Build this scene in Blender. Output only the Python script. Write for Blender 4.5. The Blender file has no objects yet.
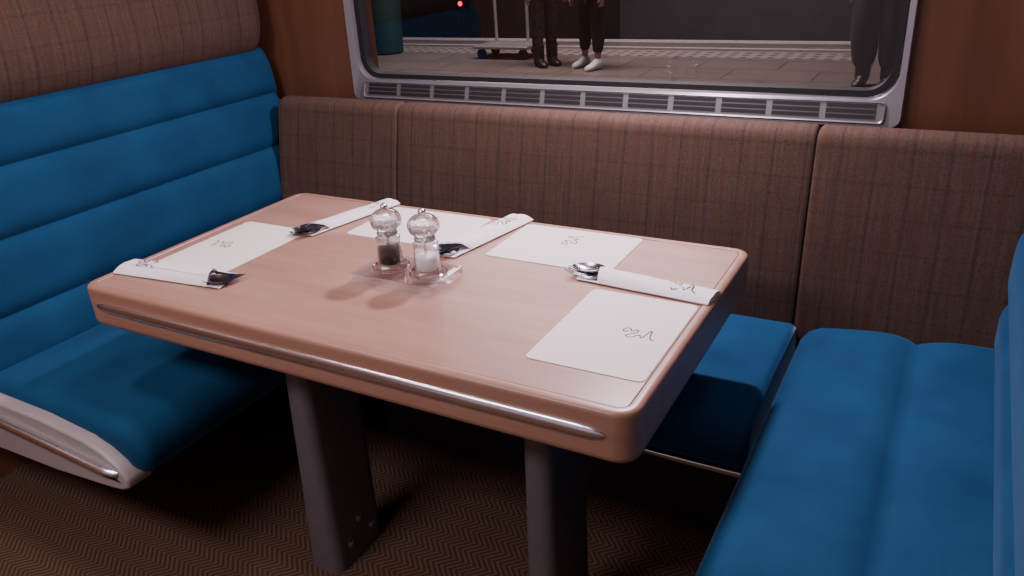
import bpy, bmesh, math, random
from mathutils import Vector, Matrix
random.seed(3)
S = bpy.context.scene
COL = S.collection

# ------------------------------------------------------------------ materials
def newmat(name):
    m = bpy.data.materials.new(name); m.use_nodes = True
    nt = m.node_tree
    b = nt.nodes['Principled BSDF']
    return m, nt, b
def N(nt, t, **kw):
    n = nt.nodes.new(t)
    for k, v in kw.items(): setattr(n, k, v)
    return n
def math_n(nt, op, a, b=None, c=None):
    n = nt.nodes.new('ShaderNodeMath'); n.operation = op
    for i, v in enumerate((a, b, c)):
        if v is None: continue
        if isinstance(v, (int, float)): n.inputs[i].default_value = v
        else: nt.links.new(v, n.inputs[i])
    return n.outputs[0]
def mixc(nt, fac, a, b, bt='MIX'):
    n = nt.nodes.new('ShaderNodeMix'); n.data_type = 'RGBA'; n.blend_type = bt
    if isinstance(fac, (int, float)): n.inputs[0].default_value = fac
    else: nt.links.new(fac, n.inputs[0])
    for idx, v in ((6, a), (7, b)):
        if isinstance(v, tuple): n.inputs[idx].default_value = (*v, 1)
        else: nt.links.new(v, n.inputs[idx])
    return n.outputs[2]
def coords(nt):
    tc = N(nt, 'ShaderNodeTexCoord'); s = N(nt, 'ShaderNodeSeparateXYZ')
    nt.links.new(tc.outputs['Object'], s.inputs[0])
    return tc.outputs['Object'], s.outputs
def noise(nt, vec, scale, detail=3, stretch=None):
    n = N(nt, 'ShaderNodeTexNoise'); n.inputs['Scale'].default_value = scale; n.inputs['Detail'].default_value = detail
    if stretch:
        mp = N(nt, 'ShaderNodeMapping'); mp.inputs['Scale'].default_value = stretch
        nt.links.new(vec, mp.inputs[0]); vec = mp.outputs[0]
    nt.links.new(vec, n.inputs['Vector'])
    return n.outputs['Fac']
def ramp(nt, fac, stops):
    r = N(nt, 'ShaderNodeValToRGB')
    e = r.color_ramp.elements
    e[0].position, e[0].color = stops[0][0], (*stops[0][1], 1)
    e[1].position, e[1].color = stops[-1][0], (*stops[-1][1], 1)
    for p, c in stops[1:-1]:
        x = e.new(p); x.color = (*c, 1)
    nt.links.new(fac, r.inputs[0]); return r.outputs[0]
def bump(nt, b, h, strength, dist=0.002):
    n = N(nt, 'ShaderNodeBump'); n.inputs['Strength'].default_value = strength; n.inputs['Distance'].default_value = dist
    nt.links.new(h, n.inputs['Height']); nt.links.new(n.outputs[0], b.inputs['Normal'])
def simple(name, col, rough=0.5, metal=0, var=0.08, nscale=40, bstr=0.0, **kw):
    m, nt, b = newmat(name)
    v, _ = coords(nt)
    f = noise(nt, v, nscale)
    c2 = tuple(min(1, c*(1+var)) for c in col); c1 = tuple(c*(1-var) for c in col)
    nt.links.new(ramp(nt, f, [(0.3, c1), (0.7, c2)]), b.inputs['Base Color'])
    b.inputs['Roughness'].default_value = rough; b.inputs['Metallic'].default_value = metal
    for k, val in kw.items(): b.inputs[k].default_value = val
    if bstr: bump(nt, b, f, bstr)
    return m

def velvet():
    m, nt, b = newmat('blue_velvet')
    v, s = coords(nt)
    f = noise(nt, v, 7, 6); g = noise(nt, v, 500, 2)
    c = ramp(nt, f, [(0.3, (0.005, 0.043, 0.110)), (0.7, (0.010, 0.070, 0.160))])
    c = mixc(nt, math_n(nt, 'MULTIPLY', g, 0.35), c, (0.022, 0.100, 0.205))
    nt.links.new(c, b.inputs['Base Color'])
    b.inputs['Roughness'].default_value = 0.85
    b.inputs['Sheen Weight'].default_value = 0.7; b.inputs['Sheen Roughness'].default_value = 0.28
    b.inputs['Sheen Tint'].default_value = (0.25, 0.47, 0.80, 1)
    b.inputs['Specular IOR Level'].default_value = 0.10
    bump(nt, b, g, 0.25, 0.001)
    return m
def tweed(name, ax, base, hi):
    m, nt, b = newmat(name)
    v, s = coords(nt)
    u = s[ax]; z = s['Z']
    def frac(x, sp): return math_n(nt, 'FRACT', math_n(nt, 'DIVIDE', x, sp))
    def line(x, sp, w): 
        d = math_n(nt, 'ABSOLUTE', math_n(nt, 'SUBTRACT', frac(x, sp), 0.5))
        n = nt.nodes.new('ShaderNodeMapRange'); n.interpolation_type = 'SMOOTHSTEP'
        nt.links.new(d, n.inputs[0]); n.inputs[1].default_value = w; n.inputs[2].default_value = w*0.3
        n.inputs[3].default_value = 0; n.inputs[4].default_value = 1
        return n.outputs[0]
    weave = math_n(nt, 'MULTIPLY', math_n(nt, 'PINGPONG', math_n(nt, 'ADD', u, z), 0.0022), 450)
    weave2 = math_n(nt, 'MULTIPLY', math_n(nt, 'PINGPONG', math_n(nt, 'SUBTRACT', u, z), 0.0022), 450)
    w = math_n(nt, 'MULTIPLY', weave, weave2)
    ns = noise(nt, v, 330, 3)
    st = noise(nt, v, 1.0, 4, (150 if ax == 'X' else 5, 150 if ax == 'Y' else 5, 7))
    sh = noise(nt, v, 1.0, 4, (6, 6, 110))
    c = ramp(nt, ns, [(0.3, base), (0.7, hi)])
    c = mixc(nt, math_n(nt, 'MULTIPLY', st, 0.70), c, tuple(x*0.35 for x in base))
    c = mixc(nt, math_n(nt, 'MULTIPLY', sh, 0.25), c, tuple(x*0.4 for x in base))
    c = mixc(nt, math_n(nt, 'MULTIPLY', w, 0.35), c, tuple(x*0.4 for x in base))
    brk = noise(nt, v, 120, 2)
    c = mixc(nt, math_n(nt, 'MULTIPLY', line(u, 0.078, 0.05), math_n(nt, 'MULTIPLY', brk, 0.85)), c, (0.22, 0.095, 0.05))
    c = mixc(nt, math_n(nt, 'MULTIPLY', line(math_n(nt, 'ADD', u, 0.0195), 0.039, 0.13), math_n(nt, 'MULTIPLY', brk, 0.6)), c, tuple(x*0.3 for x in base))
    c = mixc(nt, math_n(nt, 'MULTIPLY', line(z, 0.078, 0.06), math_n(nt, 'MULTIPLY', brk, 0.28)), c, tuple(x*0.3 for x in base))
    nt.links.new(c, b.inputs['Base Color'])
    b.inputs['Roughness'].default_value = 0.95; b.inputs['Specular IOR Level'].default_value = 0.1
    bump(nt, b, ns, 0.2, 0.001)
    return m
def wood(name, ca, cb, ax=(3, 40, 40), rough=0.35, g2=0.35):
    m, nt, b = newmat(name)
    v, s = coords(nt)
    f = noise(nt, v, 1.0, 6, ax); g = noise(nt, v, 3.5, 5, tuple(a*2.6 for a in ax))
    c = ramp(nt, f, [(0.3, ca), (0.7, cb)])
    c = mixc(nt, math_n(nt, 'MULTIPLY', g, g2), c, tuple(x*0.7 for x in ca))
    nt.links.new(c, b.inputs['Base Color']); b.inputs['Roughness'].default_value = rough
    bump(nt, b, g, 0.04, 0.001)
    return m
def carpet_mat():
    m, nt, b = newmat('herringbone_carpet')
    v, s = coords(nt)
    zz = math_n(nt, 'PINGPONG', s['Y'], 0.034)
    st = math_n(nt, 'FRACT', math_n(nt, 'DIVIDE', math_n(nt, 'ADD', s['X'], zz), 0.017))
    st = math_n(nt, 'LESS_THAN', st, 0.5)
    ns = noise(nt, v, 200, 3); big = noise(nt, v, 3.5, 3)
    c = mixc(nt, st, (0.085, 0.047, 0.031), (0.26, 0.155, 0.100))
    c = mixc(nt, ns, c, (0.085, 0.050, 0.035))
    c = mixc(nt, math_n(nt, 'MULTIPLY', big, 0.35), c, (0.05, 0.032, 0.025))
    nt.links.new(c, b.inputs['Base Color']); b.inputs['Roughness'].default_value = 1
    b.inputs['Specular IOR Level'].default_value = 0.05
    bump(nt, b, ns, 0.6, 0.003)
    return m
def paving():
    m, nt, b = newmat('platform_paving')
    v, s = coords(nt)
    bk = N(nt, 'ShaderNodeTexBrick'); bk.inputs['Scale'].default_value = 1.0
    bk.inputs['Color1'].default_value = (0.27, 0.215, 0.19, 1); bk.inputs['Color2'].default_value = (0.22, 0.175, 0.155, 1)
    bk.inputs['Mortar'].default_value = (0.10, 0.082, 0.078, 1); bk.inputs['Mortar Size'].default_value = 0.014
    bk.inputs['Brick Width'].default_value = 0.9; bk.inputs['Row Height'].default_value = 0.6
    nt.links.new(v, bk.inputs['Vector'])
    f = noise(nt, v, 1.3, 6)
    c = mixc(nt, math_n(nt, 'MULTIPLY', f, 0.8), bk.outputs[0], (0.10, 0.080, 0.075))
    nt.links.new(c, b.inputs['Base Color']); b.inputs['Roughness'].default_value = 0.4
    return m
def tactile():
    m, nt, b = newmat('tactile_paving')
    v, s = coords(nt)
    a = math_n(nt, 'LESS_THAN', math_n(nt, 'FRACT', math_n(nt, 'DIVIDE', s['X'], 0.16)), 0.5)
    d = math_n(nt, 'LESS_THAN', math_n(nt, 'FRACT', math_n(nt, 'DIVIDE', s['Y'], 0.16)), 0.5)
    c = mixc(nt, math_n(nt, 'MULTIPLY', a, d), (0.30, 0.26, 0.25), (0.10, 0.085, 0.085))
    nt.links.new(c, b.inputs['Base Color']); b.inputs['Roughness'].default_value = 0.6
    return m
def glass_pane():
    m, nt, b = newmat('window_glass')
    nt.nodes.remove(b)
    out = nt.nodes['Material Output']
    t = N(nt, 'ShaderNodeBsdfTransparent'); t.inputs[0].default_value = (0.84, 0.80, 0.86, 1)
    g = N(nt, 'ShaderNodeBsdfGlossy'); g.inputs['Roughness'].default_value = 0.01
    lw = N(nt, 'ShaderNodeLayerWeight'); lw.inputs[0].default_value = 0.5
    fac = math_n(nt, 'ADD', math_n(nt, 'MULTIPLY', math_n(nt, 'POWER', lw.outputs['Facing'], 4.0), 0.85), 0.10)
    mx = N(nt, 'ShaderNodeMixShader')
    nt.links.new(fac, mx.inputs[0]); nt.links.new(t.outputs[0], mx.inputs[1]); nt.links.new(g.outputs[0], mx.inputs[2])
    nt.links.new(mx.outputs[0], out.inputs[0])
    return m
def acrylic(name, glassy, edge, base=0.05, diff=0.0, pw=2.5):
    m, nt, b = newmat(name)
    nt.nodes.remove(b); out = nt.nodes['Material Output']
    t = N(nt, 'ShaderNodeBsdfTransparent'); t.inputs[0].default_value = (0.985, 0.98, 0.99, 1)
    gl = N(nt, 'ShaderNodeBsdfGlass'); gl.inputs['IOR'].default_value = 1.46; gl.inputs['Roughness'].default_value = 0.0
    gs = N(nt, 'ShaderNodeBsdfGlossy'); gs.inputs['Roughness'].default_value = 0.03
    d = N(nt, 'ShaderNodeBsdfDiffuse'); d.inputs[0].default_value = (0.90, 0.90, 0.96, 1)
    lw = N(nt, 'ShaderNodeLayerWeight'); lw.inputs[0].default_value = 0.5
    m1 = N(nt, 'ShaderNodeMixShader'); m1.inputs[0].default_value = glassy
    nt.links.new(t.outputs[0], m1.inputs[1]); nt.links.new(gl.outputs[0], m1.inputs[2])
    fac = math_n(nt, 'ADD', math_n(nt, 'MULTIPLY', math_n(nt, 'POWER', lw.outputs['Facing'], pw), edge), base)
    m3 = N(nt, 'ShaderNodeMixShader'); nt.links.new(fac, m3.inputs[0])
    m4 = N(nt, 'ShaderNodeMixShader'); m4.inputs[0].default_value = diff
    nt.links.new(gs.outputs[0], m4.inputs[1]); nt.links.new(d.outputs[0], m4.inputs[2])
    nt.links.new(m1.outputs[0], m3.inputs[1]); nt.links.new(m4.outputs[0], m3.inputs[2])
    nt.links.new(m3.outputs[0], out.inputs[0])
    return m
def emis(name, col, st):
    m, nt, b = newmat(name)
    b.inputs['Emission Color'].default_value = (*col, 1); b.inputs['Emission Strength'].default_value = st
    b.inputs['Base Color'].default_value = (*col, 1)
    return m

M = dict(
    velvet=velvet(),
    tweed=tweed('brown_tweed_wall_seat', 'X', (0.115, 0.070, 0.052), (0.22, 0.142, 0.110)),
    tweed_h=tweed('brown_tweed_headrest', 'Y', (0.115, 0.070, 0.052), (0.22, 0.142, 0.110)),
    tabletop=wood('table_laminate', (0.37, 0.205, 0.15), (0.48, 0.285, 0.22), (2.2, 26, 26), 0.32, 0.45),
    tableedge=wood('table_edge_wood', (0.36, 0.19, 0.13), (0.43, 0.24, 0.172), (2.5, 25, 25), 0.33),
    wallwood=wood('warm_veneer', (0.160, 0.066, 0.034), (0.220, 0.096, 0.052), (20, 20, 1.5), 0.4),
    carpet=carpet_mat(),
    chrome=simple('brushed_chrome', (0.86, 0.89, 0.95), 0.22, 1.0, 0.04, 80),
    cutlery=simple('polished_steel', (0.33, 0.33, 0.38), 0.2, 1.0, 0.05, 60),
    leg=simple('grey_painted_metal', (0.15, 0.135, 0.15), 0.4, 0.2, 0.06, 30),
    shell=simple('cream_plastic', (0.38, 0.33, 0.325), 0.4, 0, 0.03, 20),
    frame=simple('silver_grey_plastic', (0.195, 0.185, 0.200), 0.35, 0.35, 0.03, 20),
    dark=simple('black_rubber', (0.010, 0.010, 0.011), 0.6, 0, 0.1, 50),
    darkbase=simple('dark_kick_panel', (0.03, 0.026, 0.026), 0.7, 0, 0.1, 50),
    paper=simple('cream_paper', (0.88, 0.80, 0.75), 0.7, 0, 0.02, 300, 0.03),
    napkin=simple('white_napkin_paper', (0.90, 0.86, 0.88), 0.8, 0, 0.03, 60, 0.3),
    ink=simple('blue_grey_ink', (0.055, 0.075, 0.125), 0.6, 0, 0.1, 100),
    pane=glass_pane(),
    acrylic=acrylic('clear_acrylic', 0.65, 0.75, 0.08, 0.0),
    acrylic_body=acrylic('clear_acrylic_body', 0.30, 0.85, 0.05, 0.0, 2.0),
    acrylic_tray=acrylic('clear_acrylic_tray', 0.06, 0.25, 0.06, 0.0, 3.0),
    acrylic_edge=acrylic('acrylic_edge_painted_glint', 0.35, 0.35, 0.30, 0.40, 2.0),  # white diffuse mixed in to paint the bright glint of the tray edges
    pepper=simple('peppercorns', (0.018, 0.013, 0.011), 0.7, 0, 0.6, 350, 0.9),
    salt=simple('coarse_salt', (0.95, 0.94, 0.96), 0.6, 0, 0.05, 300, 0.8),
    ceiling=simple('ceiling_panel', (0.62, 0.58, 0.58), 0.7, 0, 0.02, 10),
    aisle=simple('aisle_wall_panel', (0.55, 0.49, 0.50), 0.5, 0, 0.02, 10),
    concrete=paving(), tactile=tactile(),
    whiteline=simple('worn_white_paint', (0.5, 0.46, 0.48), 0.6, 0, 0.2, 12),
    outwall=simple('dark_brick_wall', (0.03, 0.028, 0.033), 0.8, 0, 0.4, 2),
    jeans=simple('dark_denim', (0.012, 0.014, 0.03), 0.9, 0, 0.3, 60),
    camo=simple('dark_patterned_trousers', (0.03, 0.03, 0.045), 0.9, 0, 0.8, 25),
    black=simple('black_cloth', (0.012, 0.011, 0.014), 0.85, 0, 0.2, 60),
    white_shoe=simple('white_leather', (0.75, 0.72, 0.72), 0.6, 0, 0.03, 60),
    black_shoe=simple('black_leather', (0.01, 0.01, 0.01), 0.45, 0, 0.1, 60),
    skin=simple('skin', (0.42, 0.26, 0.21), 0.55, 0, 0.05, 20),
    hair=simple('brown_hair', (0.06, 0.03, 0.02), 0.7, 0, 0.3, 120),
    metalpost=simple('galvanised_post', (0.4, 0.38, 0.4), 0.45, 0.6, 0.1, 30),
    teal=simple('dark_teal_plastic', (0.006, 0.04, 0.038), 0.5, 0, 0.1, 30),
    redlamp=emis('red_lamp', (1.0, 0.02, 0.03), 4),
    lamp=emis('warm_white_lamp', (1.0, 0.86, 0.80), 4),
)

# ------------------------------------------------------------------ mesh helpers
def finish(name, bm, mat, parent=None, sharp=40, loc=None, rot=None, merge=True, wn=False):
    if merge: bmesh.ops.remove_doubles(bm, verts=bm.verts, dist=1e-6)
    bmesh.ops.recalc_face_normals(bm, faces=bm.faces)
    me = bpy.data.meshes.new(name); bm.to_mesh(me); bm.free()
    for p in me.polygons: p.use_smooth = True
    me.set_sharp_from_angle(angle=math.radians(sharp))
    if mat is not None: me.materials.append(M[mat] if isinstance(mat, str) else mat)
    o = bpy.data.objects.new(name, me); COL.objects.link(o)
    if wn:
        md = o.modifiers.new('WN', 'WEIGHTED_NORMAL'); md.keep_sharp = True; md.weight = 100
    if parent: o.parent = parent
    if loc: o.location = loc
    if rot: o.rotation_euler = rot
    return o
def empty(name, loc, label, cat, group=None, rz=0):
    o = bpy.data.objects.new(name, None); o.location = loc; o.rotation_euler = (0, 0, rz)
    o.empty_display_size = 0.05; COL.objects.link(o)
    tag(o, label, cat, group); return o
def tag(o, label, cat, group=None, kind=None):
    if label: o['label'] = label
    if cat: o['category'] = cat
    if group: o['group'] = group
    if kind: o['kind'] = kind
    return o
def place(axis, l, a, b):
    return (a, l, b) if axis == 'Y' else (l, a, b) if axis == 'X' else (a, b, l)
def loft(bm, prof, l0, l1, r, axis='Y', n=6, r0=None, r1=None, cuts=8):
    """extrude a closed 2D profile with rounded ends"""
    a0, a1 = min(p[0] for p in prof), max(p[0] for p in prof)
    b0, b1 = min(p[1] for p in prof), max(p[1] for p in prof)
    ca, cb, ha, hb = (a0+a1)/2, (b0+b1)/2, (a1-a0)/2, (b1-b0)/2
    r0 = r if r0 is None else r0; r1 = r if r1 is None else r1
    st = []
    if r0 > 0:
        st = [(l0+r0*(1-math.cos(i/n*math.pi/2)), r0*(1-math.sin(i/n*math.pi/2))) for i in range(n+1)]
    else: st = [(l0, 0)]
    for i in range(1, cuts): st.append((l0+r0+(l1-r1-l0-r0)*i/cuts, 0))
    if r1 > 0: st += [(l1-r1*(1-math.cos(i/n*math.pi/2)), r1*(1-math.sin(i/n*math.pi/2))) for i in range(n, -1, -1)]
    else: st.append((l1, 0))
    rings = []
    for l, d in st:
        sa = max(0.02, (ha-d)/ha); sb = max(0.02, (hb-d)/hb)
        rings.append([bm.verts.new(place(axis, l, ca+(a-ca)*sa, cb+(b-cb)*sb)) for a, b in prof])
    k = len(prof)
    for A, B in zip(rings, rings[1:]):
        for i in range(k): bm.faces.new((A[i], A[(i+1) % k], B[(i+1) % k], B[i]))
    bm.faces.new(rings[0]); bm.faces.new(rings[-1][::-1])
def rr(x0, x1, y0, y1, r, n=6):
    pts = []
    for cx, cy, a0 in ((x1-r, y1-r, 0), (x0+r, y1-r, 90), (x0+r, y0+r, 180), (x1-r, y0+r, 270)):
        for i in range(n+1):
            a = math.radians(a0+90*i/n); pts.append((cx+r*math.cos(a), cy+r*math.sin(a)))
    return pts
def box(bm, x0, x1, y0, y1, z0, z1, r=0.0):
    if r > 0: loft(bm, rr(x0, x1, y0, y1, r, 3), z0, z1, r*0.9, 'Z', 3, cuts=1); return
    vs = [bm.verts.new((x, y, z)) for x in (x0, x1) for y in (y0, y1) for z in (z0, z1)]
    for f in ((0, 1, 3, 2), (4, 6, 7, 5), (0, 4, 5, 1), (2, 3, 7, 6), (0, 2, 6, 4), (1, 5, 7, 3)):
        bm.faces.new([vs[i] for i in f])
def boxobj(name, mat, x0, x1, y0, y1, z0, z1, r=0.0, parent=None):
    bm = bmesh.new(); box(bm, x0, x1, y0, y1, z0, z1, r); return finish(name, bm, mat, parent)
def bridge(bm, loops, cap0=False, cap1=False, close=False):
    R = [[bm.verts.new(p) for p in L] for L in loops]
    k = len(R[0])
    pairs = list(zip(R, R[1:]))
    if close: pairs.append((R[-1], R[0]))
    for A, B in pairs:
        for i in range(k): bm.faces.new((A[i], A[(i+1) % k], B[(i+1) % k], B[i]))
    if cap0: bm.faces.new(R[0])
    if cap1: bm.faces.new(R[-1])
def lathe(bm, prof, cx=0, cy=0, n=32, flute=None):
    loops = []
    for r, z in prof:
        L = []
        for i in range(n):
            t = 2*math.pi*i/n; q = r
            if flute and flute[0] < z < flute[1]:
                f = math.sin(math.pi*(z-flute[0])/(flute[1]-flute[0])); q = r*(1-flute[3]*f*(0.5-0.5*math.cos(flute[2]*t)))
            L.append((cx+q*math.cos(t), cy+q*math.sin(t), z))
        loops.append(L)
    bridge(bm, loops, True, True)
def tube(bm, pts, rad, n=8):
    pts = [Vector(p) for p in pts]; loops = []
    for i, p in enumerate(pts):
        d = (pts[min(i+1, len(pts)-1)]-pts[max(i-1, 0)]).normalized()
        up = Vector((0, 0, 1)) if abs(d.z) < 0.95 else Vector((1, 0, 0))
        s = d.cross(up).normalized(); t = s.cross(d)
        rr_ = rad[i] if isinstance(rad, (list, tuple)) else rad
        loops.append([p+s*rr_*math.cos(2*math.pi*j/n)+t*rr_*math.sin(2*math.pi*j/n) for j in range(n)])
    bridge(bm, loops, True, True)

# ------------------------------------------------------------------ room shell
def structure(o): o['kind'] = 'structure'; return o
XL, XR, YW = -2.36, 0.66, 2.12
structure(boxobj('floor', 'carpet', XL-0.1, XR+0.1, -1.6, YW+0.1, -0.05, 0.0))
structure(boxobj('ceiling', 'ceiling', XL-0.1, XR+0.1, -1.6, YW+0.1, 2.2, 2.26))
structure(boxobj('wall_left', 'wallwood', XL-0.1, XL, -1.6, YW+0.1, 0, 2.2))
structure(boxobj('wall_right', 'wallwood', XR, XR+0.1, -1.6, YW+0.1, 0, 2.2))
structure(boxobj('wall_front', 'aisle', XL-0.1, XR+0.1, -1.7, -1.6, 0, 2.2))
bm = bmesh.new()
WX0, WX1, WZ0, WZ1 = -1.77, -0.13, 0.935, 1.68
box(bm, XL, XR, YW, YW+0.1, 0, WZ0); box(bm, XL, XR, YW, YW+0.1, WZ1, 2.2)
box(bm, XL, WX0, YW, YW+0.1, WZ0, WZ1); box(bm, WX1, XR, YW, YW+0.1, WZ0, WZ1)
structure(finish('wall_back', bm, 'wallwood', merge=False))

# window
win = bpy.data.objects.new('window_1', None); win.location = (-0.945, YW, 0.94); COL.objects.link(win)
structure(win)
def child(o, p):
    o.parent = p
    o.matrix_parent_inverse = Matrix.Translation(p.location).inverted() if p.rotation_euler.z == 0 else p.matrix_basis.inverted()
    return o
def rloop(x0, x1, z0, z1, r, y, dyb=0.0):
    return [(a, y-(dyb if b < (z0+z1)/2 else 0), b) for a, b in rr(x0, x1, z0, z1, r, 10)]
bm = bmesh.new()
bridge(bm, [rloop(-1.786, -0.120, 0.922, 1.72, 0.026, YW+0.02), rloop(-1.786, -0.120, 0.922, 1.72, 0.026, YW-0.010, 0.016),
            rloop(-1.783, -0.123, 0.925, 1.717, 0.024, YW-0.014, 0.016),
            rloop(-1.768, -0.134, 0.984, 1.68, 0.070, YW-0.014), rloop(-1.765, -0.137, 0.987, 1.677, 0.068, YW-0.011),
            rloop(-1.760, -0.142, 0.992, 1.672, 0.065, YW+0.03)])
child(finish('window_frame', bm, 'frame', sharp=20, wn=True), win)
bm = bmesh.new()
bridge(bm, [rloop(-1.761, -0.141, 0.991, 1.673, 0.065, YW+0.002), rloop(-1.744, -0.158, 1.005, 1.655, 0.055, YW+0.002),
            rloop(-1.742, -0.160, 1.007, 1.653, 0.053, YW+0.035)])
child(finish('window_gasket', bm, 'dark', sharp=20), win)
bm = bmesh.new()
vs = [bm.verts.new(p) for p in rloop(-1.76, -0.14, 0.98, 1.67, 0.05, YW+0.034)]; bm.faces.new(vs)
child(finish('window_pane', bm, 'pane'), win)
GB, GT = 0.932, 0.984
def gy(z): return YW-0.0310+(z-0.925)/(0.984-0.925)*0.016
bm = bmesh.new()
def gl(i, off): return [(a, gy(b)-off, b) for a, b in rr(-1.745+i, -0.157-i, GB+i*0.8, GT-i*0.8, 0.012, 5)]
bridge(bm, [gl(0, -0.003), gl(0, 0.004), gl(0.003, 0.006), gl(0.006, 0.003)], False, True)
gr = child(finish('vent_grille', bm, 'frame', sharp=20), win)
bm = bmesh.new()
ng = 12; gw = 1.56/ng
for g in range(ng):
    x0 = -1.731+g*gw
    for k in range(3):
        z = 0.9435+k*0.0125; xa, xb = x0+0.008, x0+gw-0.008
        c = []
        for zz in (z, z+0.0090):
            for x in (xa, xb): c.append((x, gy(zz)-0.0045, zz))
            for x in (xb, xa): c.append((x, gy(zz)-0.001, zz))
        v = [bm.verts.new(p) for p in c]
        for f in ((0, 1, 2, 3), (4, 5, 6, 7), (0, 1, 5, 4), (1, 2, 6, 5), (2, 3, 7, 6), (3, 0, 4, 7)): bm.faces.new([v[i] for i in f])
o = finish('vent_slot', bm, 'dark', merge=False); o.parent = gr

# ------------------------------------------------------------------ benches
def chan(a0, a1, bul, n=14, ex=2.6):
    out = []
    for i in range(n+1):
        s = i/n; q = abs(2*s-1); s2 = 0.5+0.5*math.copysign(q**0.75, 2*s-1)
        q = abs(2*s2-1); out.append((a0+(a1-a0)*s2, bul*(1-q**ex)))
    return out
def bench(sgn, xf, contact, y0, yseat, yback, label, wall, lean, split, capshift=0.02):
    """sgn -1: bench whose back is toward -X"""
    X = lambda a: xf+sgn*a
    root = empty('bench_seat', (X(0.3), (y0+yseat)/2, 0.30), label, 'seat', None)
    back_a = contact+0.10
    prof = [(0.07, 0.335), (0.035, 0.34), (0.012, 0.355), (0.0, 0.385), (-0.003, 0.41), (0.004, 0.437), (0.020, 0.460), (0.045, 0.474)]
    if split:
        for i in range(1, 13):
            s = i/12; prof.append((0.045+0.215*s, 0.474+0.016*math.sin(min(1, s*1.3)*math.pi/2)*(1-max(0, (s-0.6)/0.4)**3*1.25)))
        for a, h in chan(0.26, back_a, 0.024, 16, 3.0)[1:]: prof.append((a, 0.470+h))
    else:
        for i in range(1, 17):
            s = i/16; prof.append((0.045+(back_a-0.045)*s, 0.474+0.012*math.sin(min(1, s*2.2)*math.pi/2)-0.012*s*s))
    prof += [(back_a, 0.335)]
    bm = bmesh.new(); loft(bm, [(X(a), z) for a, z in prof], y0, yseat, 0.04, 'Y', 6)
    child(finish('seat_cushion', bm, 'velvet', sharp=60), root)
    br = [0.45, 0.59, 0.77, 0.94, 1.095]
    f = lambda z: contact+lean*(z-0.45)
    prof = []
    for i in range(4):
        for z, h in chan(br[i], br[i+1], 0.017, 14, 4.0)[(1 if i else 0):]: prof.append((f(z)-h, z))
    prof += [(f(1.095)+0.12, 1.10), (f(0.45)+0.12, 0.45)]
    bm = bmesh.new(); loft(bm, [(X(a), z) for a, z in prof], y0, yback, 0.025, 'Y', 6)
    child(finish('backrest', bm, 'velvet', sharp=60), root)
    prof = []
    c = f(1.1)
    for i in range(36):
        t = 2*math.pi*i/36
        ca, sa = math.cos(t), math.sin(t)
        a = c+0.055-0.100*(1 if ca > 0 else -1)*abs(ca)**0.8
        z = 1.285+0.217*(1 if sa > 0 else -1)*abs(sa)**0.75
        prof.append((a+0.06*(z-1.285), z))
    bm = bmesh.new(); loft(bm, [(X(a), z) for a, z in prof], y0, yback+0.005, 0.06, 'Y', 8)
    child(finish('headrest', bm, 'tweed_h', sharp=70), root)
    wa = abs(wall-xf)
    prof = [(0.05, 0.336), (0.04, 0.327), (0.06, 0.318), (0.3, 0.300), (wa, 0.285), (wa, 0.336)]
    bm = bmesh.new(); loft(bm, [(X(a), z) for a, z in prof], y0+0.02, yseat, 0.005, 'Y', 2)
    child(finish('seat_pan', bm, 'darkbase'), root)
    bm = bmesh.new()
    loft(bm, [(X(a), z) for a, z in [(f(0.45)+0.10, 0.32), (wa, 0.32), (wa, 1.46), (f(1.1)+0.14, 1.46), (f(1.0)+0.11, 1.05)]], y0+0.01, yback-0.01, 0.005, 'Y', 2)
    child(finish('seat_back_shell', bm, 'shell'), root)
    k = capshift
    prof = [(0.075+k, 0.320), (0.03+k, 0.327), (0.008+k, 0.340), (0.008+k, 0.365), (0.03+k, 0.392), (0.07+k, 0.415), (0.13+k, 0.433), (0.3, 0.448), (wa, 0.460), (wa, 0.285), (0.3, 0.302)]
    bm = bmesh.new(); loft(bm, [(X(a), z) for a, z in prof], y0-0.030, y0+0.03, 0.010, 'Y', 5, r1=0.0, cuts=2)
    child(finish('seat_end_cap', bm, 'shell', sharp=60, wn=True), root)
    bm = bmesh.new()
    tube(bm, [(X(a+k), y0-0.034-dy, z) for a, dy, z in [(0.030, -0.012, 0.372), (0.042, -0.002, 0.373), (0.075, 0.004, 0.378), (0.3, 0.006, 0.396), (0.5, 0.006, 0.408), (0.7, 0.004, 0.418), (0.76, -0.01, 0.420)]], [0.006, 0.009, 0.012, 0.012, 0.012, 0.012, 0.007], 12)
    child(finish('grab_rail', bm, 'chrome', sharp=60), root)
    bm = bmesh.new()
    loft(bm, [(X(a+k), z) for a, z in [(0.030, 0.351), (0.09, 0.351), (0.76, 0.391), (0.76, 0.412), (0.09, 0.373)]], y0-0.032, y0-0.02, 0.0, 'Y', 2, cuts=1)
    child(finish('rail_recess', bm, 'dark'), root)
    return root
bench(-1, -1.45, 0.57, 0.83, 1.925, 2.07, 'blue velvet bench seat with channelled back and brown tweed headrest', XL, 0.2, False)
bench(1, -0.268, 0.432, 0.80, 1.90, 1.945, 'blue velvet bench seat with padded back beside the table', XR, 0.01, True)

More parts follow.
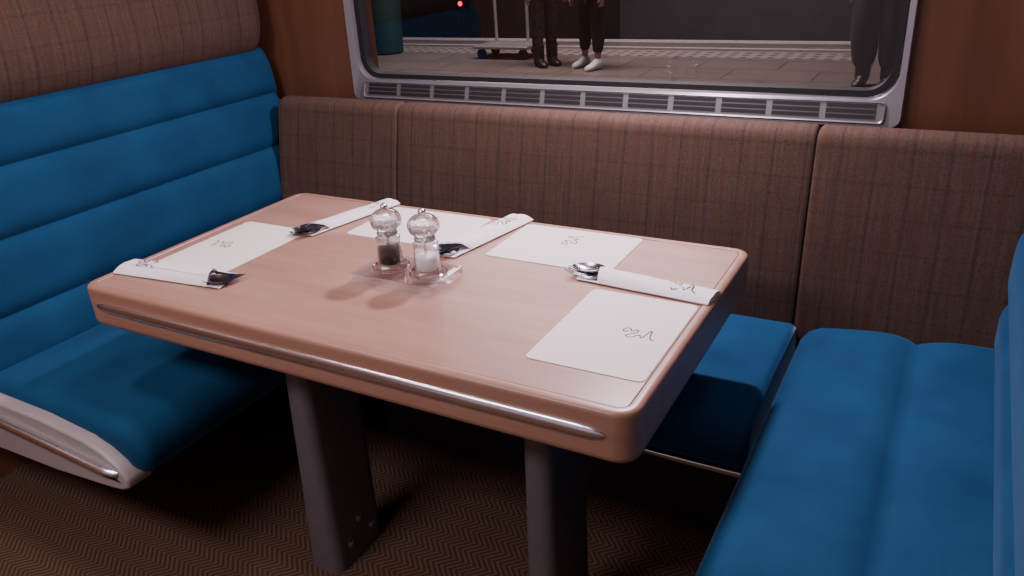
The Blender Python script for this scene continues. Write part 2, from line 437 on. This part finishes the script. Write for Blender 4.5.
# window-side seat: cushion + tweed backs
root = empty('window_bench_seat', (-0.87, 1.66, 0.32), 'blue velvet seat below window with brown tweed back panels', 'seat')
prof = [(1.44, 0.332), (1.415, 0.34), (1.402, 0.36), (1.40, 0.40), (1.41, 0.43), (1.43, 0.447), (1.46, 0.455), (1.65, 0.462), (1.85, 0.458), (1.94, 0.45), (1.94, 0.332)]
bm = bmesh.new(); loft(bm, prof, -1.445, -0.282, 0.022, 'X', 5)
child(finish('seat_cushion', bm, 'velvet', sharp=70), root)
def wprof():
    p = [(1.905, 0.42)]
    for i in range(12): 
        s = (i+1)/12; z = 0.42+0.482*s
        p.append((1.905+0.085*s-0.008*math.sin(math.pi*s), z))
    p += [(1.994, 0.919), (2.004, 0.930), (2.020, 0.936), (2.045, 0.936), (2.062, 0.928), (2.070, 0.912), (2.10, 0.42)]
    return p
for x0, x1 in ((-2.045, -1.540), (-1.540, -0.293), (-0.293, 0.42)):
    bm = bmesh.new(); loft(bm, wprof(), x0+0.001, x1-0.001, 0.012, 'X', 5, cuts=12)
    child(finish('back_panel', bm, 'tweed', sharp=60), root)
bm = bmesh.new(); box(bm, -1.44, -0.285, 1.412, 1.90, 0.316, 0.331, 0.004)
child(finish('seat_edge_trim', bm, 'chrome'), root)
bm = bmesh.new(); box(bm, -1.42, -0.30, 1.60, 2.10, 0.0, 0.316)
child(finish('seat_base', bm, 'darkbase'), root)

# ------------------------------------------------------------------ table
TX0, TX1, TY0, TY1, TZ = -1.654, -0.350, 0.928, 1.64, 0.75
table = empty('dining_table', (-0.93, 1.14, 0.0), 'pale wood train dining table with chrome rail along edge', 'table')
def tl(d, z, R=0.038): return [(a, b, z) for a, b in rr(TX0+d, TX1-d, TY0+d, TY1-d, max(R-d, 0.010), 12)]
bm = bmesh.new()
bridge(bm, [tl(0.0205, TZ-0.0025), tl(0.019, TZ+0.0002), tl(0.0175, TZ+0.0018), tl(0.009, TZ+0.0017), tl(0.005, TZ+0.0006), tl(0.002, TZ-0.0015), tl(0.0005, TZ-0.005), tl(0, TZ-0.009),
            tl(0, TZ-0.078), tl(0.001, TZ-0.084), tl(0.004, TZ-0.090), tl(0.009, TZ-0.094), tl(0.016, TZ-0.095), tl(0.05, TZ-0.095)], False, True)
child(finish('table_edge', bm, 'tableedge', sharp=60, wn=True), table)
bm = bmesh.new()
bridge(bm, [tl(0.023, TZ-0.02), tl(0.0202, TZ-0.001), tl(0.0215, TZ)], True, True)
child(finish('table_surface', bm, 'tabletop', sharp=30, wn=True), table)
bm = bmesh.new()
xs = [(-1.610, 0.002), (-1.607, 0.005), (-1.597, 0.0090), (-1.575, 0.0120), (-1.2, 0.0130), (-0.8, 0.0130), (-0.45, 0.0130), (-0.418, 0.0118), (-0.403, 0.0080), (-0.396, 0.003)]
tube(bm, [(x, 0.0, 0.708) for x, r in xs], [r for x, r in xs], 18)
for v in bm.verts: v.co.y = TY0+v.co.y*0.55
child(finish('edge_rail', bm, 'chrome', sharp=60), table)
def leg(xb0, xb1, xt0, xt1):
    loops = []
    ns = 10
    for i in range(ns+1):
        s = i/ns; z = 0.0+0.67*s
        x0 = xb0+(xt0-xb0)*s; x1 = xb1+(xt1-xb1)*s
        loops.append([(a, b, z) for a, b in rr(x0, x1, 1.052, 1.232, min(0.026, (x1-x0)*0.45), 7)])
    bm = bmesh.new(); bridge(bm, loops, True, True)
    l = child(finish('leg', bm, 'leg', sharp=50), table)
    for (y, z) in ((1.105, 0.060), (1.185, 0.060), (1.145, 0.11)):
        b2 = bmesh.new()
        loops = [[(xb1+(xt1-xb1)*z/0.69+d-0.002, y+r*math.cos(2*math.pi*j/12), z+r*math.sin(2*math.pi*j/12)) for j in range(12)] for r, d in ((0.009, 0), (0.009, 0.004), (0.006, 0.006))]
        bridge(b2, loops, True, True)
        o = finish('bolt', b2, 'chrome'); o.parent = l
leg(-1.252, -1.152, -1.210, -1.155)
leg(-0.636, -0.562, -0.618, -0.562)

# ------------------------------------------------------------------ emblem
def logo(size, parent, loc, rz, z=0.0):
    """single-line curly drawing with looped start and peaked, zigzag end"""
    cu = bpy.data.curves.new('emblem', 'CURVE'); cu.dimensions = '3D'
    strokes = [
        [(-.40, .12), (-.44, .02), (-.54, .04), (-.56, .20), (-.46, .30), (-.32, .24), (-.30, .10), (-.22, .16), (-.18, .28), (-.08, .24), (-.12, .04), (-.28, -.08), (-.38, -.20), (-.26, -.30), (-.12, -.22), (-.02, -.06), (.05, -.02), (.10, -.20), (.16, -.20), (.21, .10), (.27, .36), (.32, .30), (.34, .06), (.40, -.20), (.56, -.24)],
    ]
    for st in strokes:
        sp = cu.splines.new('NURBS'); sp.points.add(len(st)-1)
        for p, (a, b) in zip(sp.points, st): p.co = (a*size, b*size, 0, 1)
        sp.use_endpoint_u = True; sp.order_u = 3; sp.resolution_u = 6
    cu.bevel_depth = size*0.023; cu.bevel_resolution = 1
    tmp = bpy.data.objects.new('emblem_tmp', cu); COL.objects.link(tmp)
    dg = bpy.context.evaluated_depsgraph_get()
    me = bpy.data.meshes.new_from_object(tmp.evaluated_get(dg))
    bpy.data.objects.remove(tmp)
    for v in me.vertices: v.co.z *= 0.2
    me.materials.clear(); me.materials.append(M['ink'])
    o = bpy.data.objects.new('emblem', me); COL.objects.link(o)
    o.parent = parent; o.location = (loc[0], loc[1], z); o.rotation_euler = (0, 0, rz)
    return o

# ------------------------------------------------------------------ placemats
def placemat(cx, cy, rz, label):
    bm = bmesh.new()
    loft(bm, rr(-0.107, 0.107, -0.1495, 0.1495, 0.012, 4), 0, 0.0010, 0, 'Z', cuts=1)
    o = finish('placemat', bm, 'paper', loc=(cx, cy, TZ+0.0004), rot=(0, 0, rz))
    tag(o, label, 'placemat', 'paper placemats on the table')
    logo(0.058, o, (0.044, 0.0), 0, 0.0012)
    return o
placemat(-0.480, 1.178, 0.0, 'cream paper placemat with dark line emblem, partly under napkin pouch')
placemat(-0.739, 1.512, math.pi/2, 'cream paper placemat with emblem at window edge of table')
placemat(-1.140, 1.512, math.pi/2, 'cream paper placemat behind the pepper and salt mills')
placemat(-1.495, 1.238, math.pi, 'cream paper placemat with emblem beside the channelled bench')

# ------------------------------------------------------------------ cutlery
CS = 1.18
def spoon_mesh():
    bm = bmesh.new()
    n = 22; loops = []
    def ring(s, dz):
        L = []
        for j in range(n):
            t = 2*math.pi*j/n
            x = 0.031*math.cos(t)*CS; y = 0.0200*math.sin(t)*(1-0.20*math.cos(t))*CS
            L.append((x*s+0.0001*math.cos(t), y*s+0.0001*math.sin(t), -0.009*(1-s*s)+0.0075+dz))
        return L
    for k in range(0, 7): loops.append(ring(k/6, -0.001))
    for k in range(6, -1, -1): loops.append(ring(k/6*0.985, 0.0002))
    bridge(bm, loops, True, True)
    H = [(-0.034, 0.004, 0.0075), (-0.041, 0.0030, 0.009), (-0.055, 0.0028, 0.009), (-0.082, 0.0032, 0.008)]
    R = [[(x, -w, z), (x, w, z), (x, w, z-0.002), (x, -w, z-0.002)] for x, w, z in H]
    bridge(bm, R, True, True)
    return bm
def fork_mesh():
    bm = bmesh.new()
    H = [(0.0, 0.0125, 0.005), (-0.014, 0.0125, 0.003), (-0.026, 0.010, 0.004), (-0.036, 0.004, 0.007), (-0.046, 0.0030, 0.008), (-0.080, 0.003, 0.006)]
    bridge(bm, [[(x, -w, z), (x, w, z), (x, w, z-0.002), (x, -w, z-0.002)] for x, w, z in H], True, True)
    for k in range(4):
        y = -0.0105+k*0.0070
        T = [(0.0, 0.0020, 0.005), (0.016, 0.0019, 0.0055), (0.030, 0.0015, 0.008), (0.042, 0.0007, 0.011)]
        bridge(bm, [[(x, y-w, z), (x, y+w, z), (x, y+w, z-0.0018), (x, y-w, z-0.0018)] for x, w, z in T], True, True)
    return bm
def pouch(x0, y0, x1, y1, label, flip=False, wid=0.066, out=0.0, slant=0.02, puff=0.0150, fork_x=0.000):
    """paper pouch; (x0,y0) end with cutlery, (x1,y1) closed end"""
    d = Vector((x1-x0, y1-y0)); L = d.length; ang = math.atan2(d.y, d.x)
    w = wid/2
    bm = bmesh.new(); loops = []
    n = 20
    for i in range(n+1):
        s = i/n; x = s*L
        L_ = []
        for j in range(9):
            q = -1+2*j/8
            L_.append((x-(0.010*q if i == 0 else 0), q*w*0.985, 0.0012+0.0012*(1-s)*abs(q)**3+0.0004*math.sin(7*q+13*s)))
        loops.append(L_+[(a, b, c-0.001) for a, b, c in reversed(L_)])
    bridge(bm, loops, True, True)
    p = finish('napkin_pouch', bm, 'napkin', sharp=50, loc=(x0, y0, TZ+0.0018), rot=(0, 0, ang))
    tag(p, label, 'napkin', 'napkin pouches on the table')
    def h_at(s): return puff*(1-0.50*s)
    def sec(s, lo=-1, hi=1, add=0.0, m=14):
        out_ = []
        for j in range(m+1):
            q = lo+(hi-lo)*j/m
            z = h_at(s)*(1-abs(q)**2.8)+0.0016+0.0010*math.sin(5*q+12*s+x0*9)*(1-q*q)+add
            out_.append((q, z))
        return out_
    bm = bmesh.new(); loops = []
    X0 = 0.046+out
    for i in range(n+1):
        s = i/n
        top = [(X0-slant*q*(1-s) + s*(L-X0), q*w, z) for q, z in sec(s)]
        bot = [(a, b*0.985, max(0.0012, c-0.0010)) for a, b, c in reversed(top)]
        loops.append(top+bot)
    bridge(bm, loops, False, True)
    finish('front_sheet', bm, 'napkin', sharp=55, parent=p)
    bm = bmesh.new(); loops = []
    for i in range(n+1):
        s = 0.02+0.98*i/n
        hi = 0.15+0.35*(1-s)
        top = [(X0-slant*q*(1-s)+s*(L-X0), q*w*1.01, z) for q, z in sec(s, -1, hi, 0.0013, 10)]
        loops.append(top+[(a, b, c-0.0008) for a, b, c in reversed(top)])
    bridge(bm, loops, True, True)
    finish('napkin_flap', bm, 'napkin', parent=p)
    logo(0.056, p, (L*0.78, -0.002), math.pi if flip else 0, 0.0128*puff/0.015)
    for mk, nm, xx, off, aa in ((spoon_mesh, 'spoon', 0.014, 0.013, 0.05), (fork_mesh, 'fork', fork_x, -0.015, -0.10)):
        b = mk()
        pos = Matrix.Rotation(ang, 2) @ Vector((xx+out, off))
        o = finish(nm, b, 'cutlery', sharp=60, loc=(x0+pos.x, y0+pos.y, TZ+0.0042+(0.0 if nm == 'fork' else 0.0015)), rot=(0, 0, ang+math.pi+aa))
        tag(o, 'polished steel %s sticking out of a napkin pouch' % nm, nm, '%ss in napkin pouches' % nm)
pouch(-0.645, 1.388, -0.356, 1.368, 'white paper napkin pouch with emblem lying across placemat end', slant=0.012, wid=0.070, fork_x=0.018)
pouch(-1.388, 1.355, -1.324, 1.645, 'white paper napkin pouch pointing toward the window', wid=0.066, fork_x=0.010)
pouch(-0.980, 1.360, -0.925, 1.650, 'white paper napkin pouch lying between two placemats', wid=0.078, fork_x=0.010)
pouch(-1.338, 1.070, -1.642, 1.042, 'white paper napkin pouch near chrome rail and bench', flip=True, wid=0.078, puff=0.018, fork_x=0.012)

# ------------------------------------------------------------------ mills
def edge_faces(o, thr=0.93):
    o.data.materials.append(M['acrylic_edge'])
    for p in o.data.polygons:
        if abs(p.normal.z) < thr: p.material_index = 1
bm = bmesh.new()
SX0, SX1, SY0, SY1 = -1.082, -0.874, 1.172, 1.296
def sl(d, z): return [(a, b, z) for a, b in rr(SX0+d, SX1-d, SY0+d, SY1-d, 0.008, 5)]
bridge(bm, [sl(0.0, TZ+0.0008), sl(0.0, TZ+0.0185), sl(0.0012, TZ+0.0197), sl(0.0028, TZ+0.0197), sl(0.0040, TZ+0.0165)], True, True)
stand = finish('mill_stand', bm, 'acrylic_tray', sharp=30)
edge_faces(stand)
tag(stand, 'clear acrylic tray holding pepper and salt mills', 'tray')
mills = ((-1.020, 1.238, 'pepper'), (-0.924, 1.238, 'salt'))
for x, y, _ in mills:
    bm = bmesh.new()
    n = 36
    bridge(bm, [[(x+r*math.cos(2*math.pi*i/n), y+r*math.sin(2*math.pi*i/n), z) for i in range(n)] for r, z in
                ((0.0370, TZ+0.0167), (0.0370, TZ+0.023), (0.0385, TZ+0.0238), (0.0400, TZ+0.023), (0.0400, TZ+0.0167))], close=True)
    o = finish('stand_ring', bm, 'acrylic', sharp=50, parent=stand)
for x, y, kind in mills:
    z0 = TZ+0.0170
    lab = 'clear acrylic pepper mill filled with black peppercorns' if kind == 'pepper' else 'clear acrylic salt mill filled with white salt'
    r = empty('pepper_mill' if kind == 'pepper' else 'salt_mill', (x, y, z0), lab, 'mill')
    bm = bmesh.new()
    lathe(bm, [(0.031, 0), (0.0335, 0.002), (0.034, 0.010), (0.033, 0.014), (0.029, 0.017), (0.0275, 0.022), (0.0262, 0.045), (0.0252, 0.060), (0.026, 0.066), (0.027, 0.070), (0.024, 0.073), (0.014, 0.0745)], n=40)
    o = finish('mill_body', bm, 'acrylic_body', sharp=35); o.parent = r
    bm = bmesh.new()
    top = 0.052 if kind == 'pepper' else 0.044
    lathe(bm, [(0.019, 0.012), (0.0236, 0.016), (0.0236, top-0.004), (0.020, top), (0.006, top+0.002)], n=24)
    o = finish('mill_filling', bm, kind, sharp=60); o.parent = r
    bm = bmesh.new(); lathe(bm, [(0.003, top+0.002), (0.003, 0.0745)], n=10)
    o = finish('mill_spindle', bm, 'chrome'); o.parent = r
    bm = bmesh.new()
    pr = [(0.013, 0.0755), (0.021, 0.077), (0.0225, 0.081), (0.018, 0.0845)]
    for i in range(1, 14):
        t = -math.pi/2+math.pi*i/14
        p = (0.034*math.cos(t)**0.9, 0.108+0.0245*math.sin(t))
        if p[0] > 0.015 or p[1] > 0.108: pr.append(p)
    pr.append((0.007, 0.1328))
    lathe(bm, pr, n=96, flute=(0.085, 0.131, 12, 0.07))
    o = finish('mill_head', bm, 'acrylic', sharp=50); o.parent = r
    bm = bmesh.new(); lathe(bm, [(0.004, 0.132), (0.0075, 0.134), (0.0085, 0.138), (0.007, 0.142), (0.002, 0.144)], n=18)
    o = finish('mill_knob', bm, 'chrome', sharp=60); o.parent = r

# ------------------------------------------------------------------ outside platform
PZ = -0.15
structure(boxobj('floor_platform', 'concrete', -26, 12, 2.6, 11.2, PZ-0.3, PZ))
structure(boxobj('floor_track_bed', 'outwall', -40, 25, 11.2, 16, PZ-1.3, PZ-1.0))
structure(boxobj('wall_station', 'outwall', -40, 25, 16, 16.3, PZ-1.3, 5))
structure(boxobj('trim_1', 'tactile', -26, 12, 9.75, 10.25, PZ, PZ+0.003))
structure(boxobj('trim_2', 'whiteline', -26, 12, 10.95, 11.2, PZ, PZ+0.003))
structure(boxobj('trim_3', 'whiteline', -26, 12, 10.45, 10.53, PZ, PZ+0.003))

def person(x, y, rz, legs, trouser, shoe, coat, label, bare_ankle=False, H=1.0, fat=0.0):
    root_loc = (x, y, PZ)
    V = []; E = []; Rr = []
    def v(p, r): V.append(tuple(c*H for c in p)); Rr.append(r*H); return len(V)-1
    def e(a, b): E.append((a, b))
    pel = v((0, 0, 0.95), 0.125); sp = v((0, 0.01, 1.12), 0.115); ch = v((0, 0.0, 1.32), 0.13); nb = v((0, 0, 1.46), 0.062)
    nk = v((0, 0.01, 1.52), 0.052); h1 = v((0, 0.02, 1.60), 0.075); h2 = v((0, 0.01, 1.69), 0.085); h3 = v((0, 0, 1.74), 0.055)
    for a, b in ((pel, sp), (sp, ch), (ch, nb), (nb, nk), (nk, h1), (h1, h2), (h2, h3)): e(a, b)
    ns = v((0, 0.105, 1.62), 0.012); e(h1, ns)
    LG = []
    for sd, (kx, ky, ax_, ay) in zip((-1, 1), legs):
        hp = v((sd*0.09, 0, 0.88), 0.095); th = v(((sd*0.1+kx)/2, ky/2, 0.70), 0.088); kn = v((kx, ky, 0.49), 0.062); cf = v(((kx+ax_)/2, (ky+ay)/2-0.015, 0.36), 0.064)
        an = v((ax_, ay, 0.10), 0.038); ft = v((ax_, ay+0.09, 0.045), 0.035); to = v((ax_, ay+0.16, 0.035), 0.028)
        for a, b in ((pel, hp), (hp, th), (th, kn), (kn, cf), (cf, an), (an, ft), (ft, to)): e(a, b)
        LG.append((hp, th, kn, cf, an))
        sh = v((sd*0.17, 0, 1.40), 0.055); el = v((sd*0.24, -0.02, 1.13), 0.042); wr = v((sd*0.25, 0.06, 0.90), 0.028); pm = v((sd*0.25, 0.08, 0.82), 0.034)
        for a, b in ((ch, sh), (sh, el), (el, wr), (wr, pm)): e(a, b)
        for k in range(4):
            f1 = v((sd*0.25, 0.05+0.02*k, 0.755-0.004*(k in (1, 2))), 0.009); f2 = v((sd*0.235, 0.055+0.02*k, 0.725), 0.008); e(pm, f1); e(f1, f2)
        t1 = v((sd*0.24, 0.12, 0.80), 0.010); t2 = v((sd*0.235, 0.135, 0.77), 0.008); e(pm, t1); e(t1, t2)
    def skin(name, V, E, R, mat, sub=1, loc=None, parent=None):
        me = bpy.data.meshes.new(name); me.from_pydata(V, E, []); me.materials.append(M[mat])
        o = bpy.data.objects.new(name, me); COL.objects.link(o)
        md = o.modifiers.new('Skin', 'SKIN'); md.use_smooth_shade = True
        if not me.skin_vertices: return o
        for i, s in enumerate(me.skin_vertices[0].data): s.radius = (R[i], R[i]*0.9); s.use_root = (i == 0)
        sb = o.modifiers.new('Sub', 'SUBSURF'); sb.levels = sub; sb.render_levels = sub
        if loc: o.location = loc; o.rotation_euler = (0, 0, rz)
        if parent: o.parent = parent
        return o
    body = skin('person', V, E, Rr, 'skin', 2, root_loc)
    tag(body, label, 'person')
    TV = [V[pel]]; TE = []; TR = [0.155*H]
    for (hp, th, kn, cf, an) in LG:
        prev = 0
        for k, (i, ex) in enumerate(((hp, 0.026), (th, 0.030+fat), (kn, 0.030+fat), (cf, 0.024+fat), (an, 0.024+fat))):
            p = V[i]
            if i == an: p = (p[0], p[1], p[2]+(0.08 if bare_ankle else 0.03))
            TV.append(p); TR.append(Rr[i]+ex); TE.append((prev, len(TV)-1)); prev = len(TV)-1
    skin('trousers', TV, TE, TR, trouser, 2, None, body)
    CV = [(0, 0, 0.86*H), V[sp], V[ch], (0, 0, 1.44*H)]; CE = [(0, 1), (1, 2), (2, 3)]; CR = [0.175, 0.15, 0.16, 0.09]
    for sd in (-1, 1):
        b0 = len(CV)
        CV += [(sd*0.18*H, 0, 1.40*H), (sd*0.245*H, -0.02, 1.13*H), (sd*0.255*H, 0.055, 0.92*H)]; CR += [0.075, 0.062, 0.045]
        CE += [(2, b0), (b0, b0+1), (b0+1, b0+2)]
    skin('coat', CV, CE, CR, coat, 2, None, body)
    skin('hair', [(0, -0.02, 1.62*H), (0, -0.02, 1.70*H), (0, -0.005, 1.77*H)], [(0, 1), (1, 2)], [0.085, 0.098, 0.06], 'hair', 2, None, body)
    for (_, _, _, _, an) in LG:
        ax_, ay, az = V[an]
        bm = bmesh.new(); loops = []
        for yy, w, h in ((-0.062, 0.026, 0.05), (-0.055, 0.042, 0.10), (-0.02, 0.048, 0.135), (0.03, 0.048, 0.125), (0.08, 0.052, 0.09), (0.13, 0.054, 0.07), (0.175, 0.046, 0.058), (0.200, 0.024, 0.035)):
            L = []
            for j in range(14):
                t = 2*math.pi*j/14
                L.append((ax_+w*math.cos(t), ay+yy, max(0.0, h*(0.5+0.5*math.sin(t)*1.05))))
            loops.append(L)
        bridge(bm, loops, True, True)
        finish('shoe', bm, shoe, parent=body, sharp=60)
        if not bare_ankle:
            bm = bmesh.new(); lathe(bm, [(0.055, 0.05), (0.068, 0.09), (0.072, 0.22), (0.078, 0.25), (0.060, 0.25)], ax_, ay, 16)
            finish('boot_shaft', bm, shoe, parent=body)
    return body
person(-4.55, 8.95, 0.9+math.pi, ((-0.08, 0.02, -0.09, 0.0), (0.09, 0.0, 0.10, 0.02)), 'camo', 'black_shoe', 'black', 'person standing in dark patterned trousers and black boots')
person(-3.90, 8.88, math.pi-0.35, ((-0.13, 0.03, -0.15, 0.06), (0.12, 0.0, 0.16, -0.04)), 'black', 'white_shoe', 'black', 'person standing in black leggings and white trainers', True, 0.96)
person(-0.76, 8.28, math.pi-0.15, ((-0.13, 0.02, -0.12, 0.03), (0.12, 0.03, 0.11, -0.02)), 'jeans', 'black_shoe', 'black', 'person standing in dark jeans and black boots', False, 1.05, 0.055)

# platform luggage trolley
bar = empty('luggage_trolley', (-5.37, 9.5, PZ), 'grey metal luggage trolley standing on the platform', 'trolley')
bm = bmesh.new(); box(bm, -5.78, -4.96, 9.25, 9.75, PZ+0.13, PZ+0.17, 0.015); child(finish('deck', bm, 'metalpost'), bar)
for wx in (-5.68, -5.06):
    for wy in (9.32, 9.68):
        bm = bmesh.new()
        bridge(bm, [[(wx+r*math.cos(2*math.pi*j/16), wy+d, PZ+0.066+r*math.sin(2*math.pi*j/16)) for j in range(16)] for r, d in ((0.05, -0.02), (0.065, -0.015), (0.065, 0.015), (0.05, 0.02))], True, True)
        child(finish('wheel', bm, 'dark'), bar)
for px in (-5.66, -5.18):
    bm = bmesh.new(); tube(bm, [(px, 9.70, PZ+0.16), (px, 9.70, PZ+1.35)], 0.022, 10); child(finish('post', bm, 'metalpost'), bar)
bm = bmesh.new(); tube(bm, [(-5.66, 9.70, PZ+1.34), (-5.18, 9.70, PZ+1.34)], 0.02, 10); child(finish('handle', bm, 'metalpost'), bar)
lb = empty('litter_bin', (-7.45, 9.6, PZ), 'dark teal plastic litter bin on the platform', 'bin')
bm = bmesh.new(); lathe(bm, [(0.20, 0.002), (0.23, 0.03), (0.26, 0.8), (0.28, 0.82), (0.28, 0.86), (0.24, 0.87)], n=24)
o = finish('bin_body', bm, 'teal'); o.parent = lb
bm = bmesh.new(); lathe(bm, [(0.27, 0.871), (0.25, 0.93), (0.15, 0.99), (0.04, 1.01)], n=24)
o = finish('bin_lid', bm, 'teal'); o.parent = lb
sg = empty('signal_lamp', (-9.22, 14.5, PZ-1.0), 'small red railway signal lamp on a short post', 'signal')
bm = bmesh.new(); tube(bm, [(0, 0, 0.0), (0, 0, 1.08)], 0.04, 10); o = finish('signal_post', bm, 'dark'); o.parent = sg
bm = bmesh.new(); box(bm, -0.12, 0.12, -0.08, 0.08, 1.05, 1.38, 0.02); o = finish('signal_housing', bm, 'dark'); o.parent = sg
bm = bmesh.new(); bridge(bm, [[(r*math.cos(2*math.pi*j/16), -0.081-d, 1.22+r*math.sin(2*math.pi*j/16)) for j in range(16)] for r, d in ((0.05, 0), (0.045, 0.02), (0.02, 0.035))], True, True)
o = finish('signal_lens', bm, 'redlamp'); o.parent = sg

# ------------------------------------------------------------------ lights
def area(loc, rot, sx, sy, power, col, name='light'):
    l = bpy.data.lights.new(name, 'AREA'); l.shape = 'RECTANGLE'; l.size = sx; l.size_y = sy; l.energy = power; l.color = col
    o = bpy.data.objects.new(name, l); o.location = loc; o.rotation_euler = rot; COL.objects.link(o); return o
def fixture(x, y, z, r, label):
    root = empty('ceiling_downlight', (x, y, z), label, 'light', 'ceiling downlights')
    bm = bmesh.new(); n = 28
    bridge(bm, [[(q*math.cos(2*math.pi*i/n), q*math.sin(2*math.pi*i/n), d) for i in range(n)] for q, d in ((r, 0), (r, -0.008), (r*0.85, -0.010), (r*0.8, -0.002))])
    o = finish('trim_ring', bm, 'chrome'); o.parent = root
    bm = bmesh.new(); lathe(bm, [(r*0.79, -0.001), (r*0.79, -0.004)], n=28); o = finish('lamp_lens', bm, 'lamp'); o.parent = root
for x, y in ((-0.95, 1.35), (-0.95, 0.1), (-1.9, 0.7), (0.1, 0.7)):
    fixture(x, y, 2.199, 0.07, 'round recessed ceiling downlight with chrome ring')
bm = bmesh.new(); box(bm, -1.5, -0.4, YW-0.09, YW, 1.80, 1.84)
o = finish('light_strip', bm, 'shell'); tag(o, 'slim light strip mounted on wall above window', 'light')
bm = bmesh.new(); box(bm, -1.45, -0.45, YW-0.08, YW-0.03, 1.796, 1.800); child(finish('diffuser', bm, 'lamp'), o)
PK = (1.0, 0.80, 0.84)
area((-0.75, 2.03, 1.785), (math.radians(-30), 0, 0), 0.12, 0.05, 25, (0.97, 0.80, 0.98), 'window_strip_light')
area((-0.95, 1.35, 2.15), (0, 0, 0), 0.25, 0.25, 6, PK, 'downlight_table')
area((-1.35, -0.4, 2.15), (0, 0, 0), 1.0, 0.4, 30, (0.98, 0.86, 0.91), 'aisle_fill_light')  # wide fill added over the aisle, standing in for unseen carriage lights
area((-1.75, 0.75, 2.15), (0, 0, 0), 0.2, 0.2, 7, PK, 'downlight_bench')
area((0.0, 1.3, 2.15), (0, 0, 0), 0.2, 0.2, 2, PK, 'downlight_bench')
area((-4.0, 8.5, 4.5), (0, 0, 0), 4, 1.2, 370, (1.0, 0.86, 0.80), 'platform_light')
w = bpy.data.worlds.new('World'); S.world = w; w.use_nodes = True
w.node_tree.nodes['Background'].inputs[0].default_value = (0.10, 0.09, 0.13, 1)
w.node_tree.nodes['Background'].inputs[1].default_value = 0.15

# ------------------------------------------------------------------ camera
cam = bpy.data.cameras.new('camera'); co = bpy.data.objects.new('camera', cam); COL.objects.link(co)
right = Vector((0.8748, 0.4808, -0.0586)); up = Vector((-0.1522, 0.3878, 0.9091)); back = Vector((0.46, -0.7865, 0.4125))
back.normalize(); right = (right-back*right.dot(back)).normalized(); up = back.cross(right)
m = Matrix((right, up, back)).transposed().to_4x4(); m.translation = Vector((0, 0, 1.417))
co.matrix_world = m
cam.sensor_width = 36; cam.lens = 795/1024*36; cam.clip_start = 0.02; cam.clip_end = 100
S.camera = co
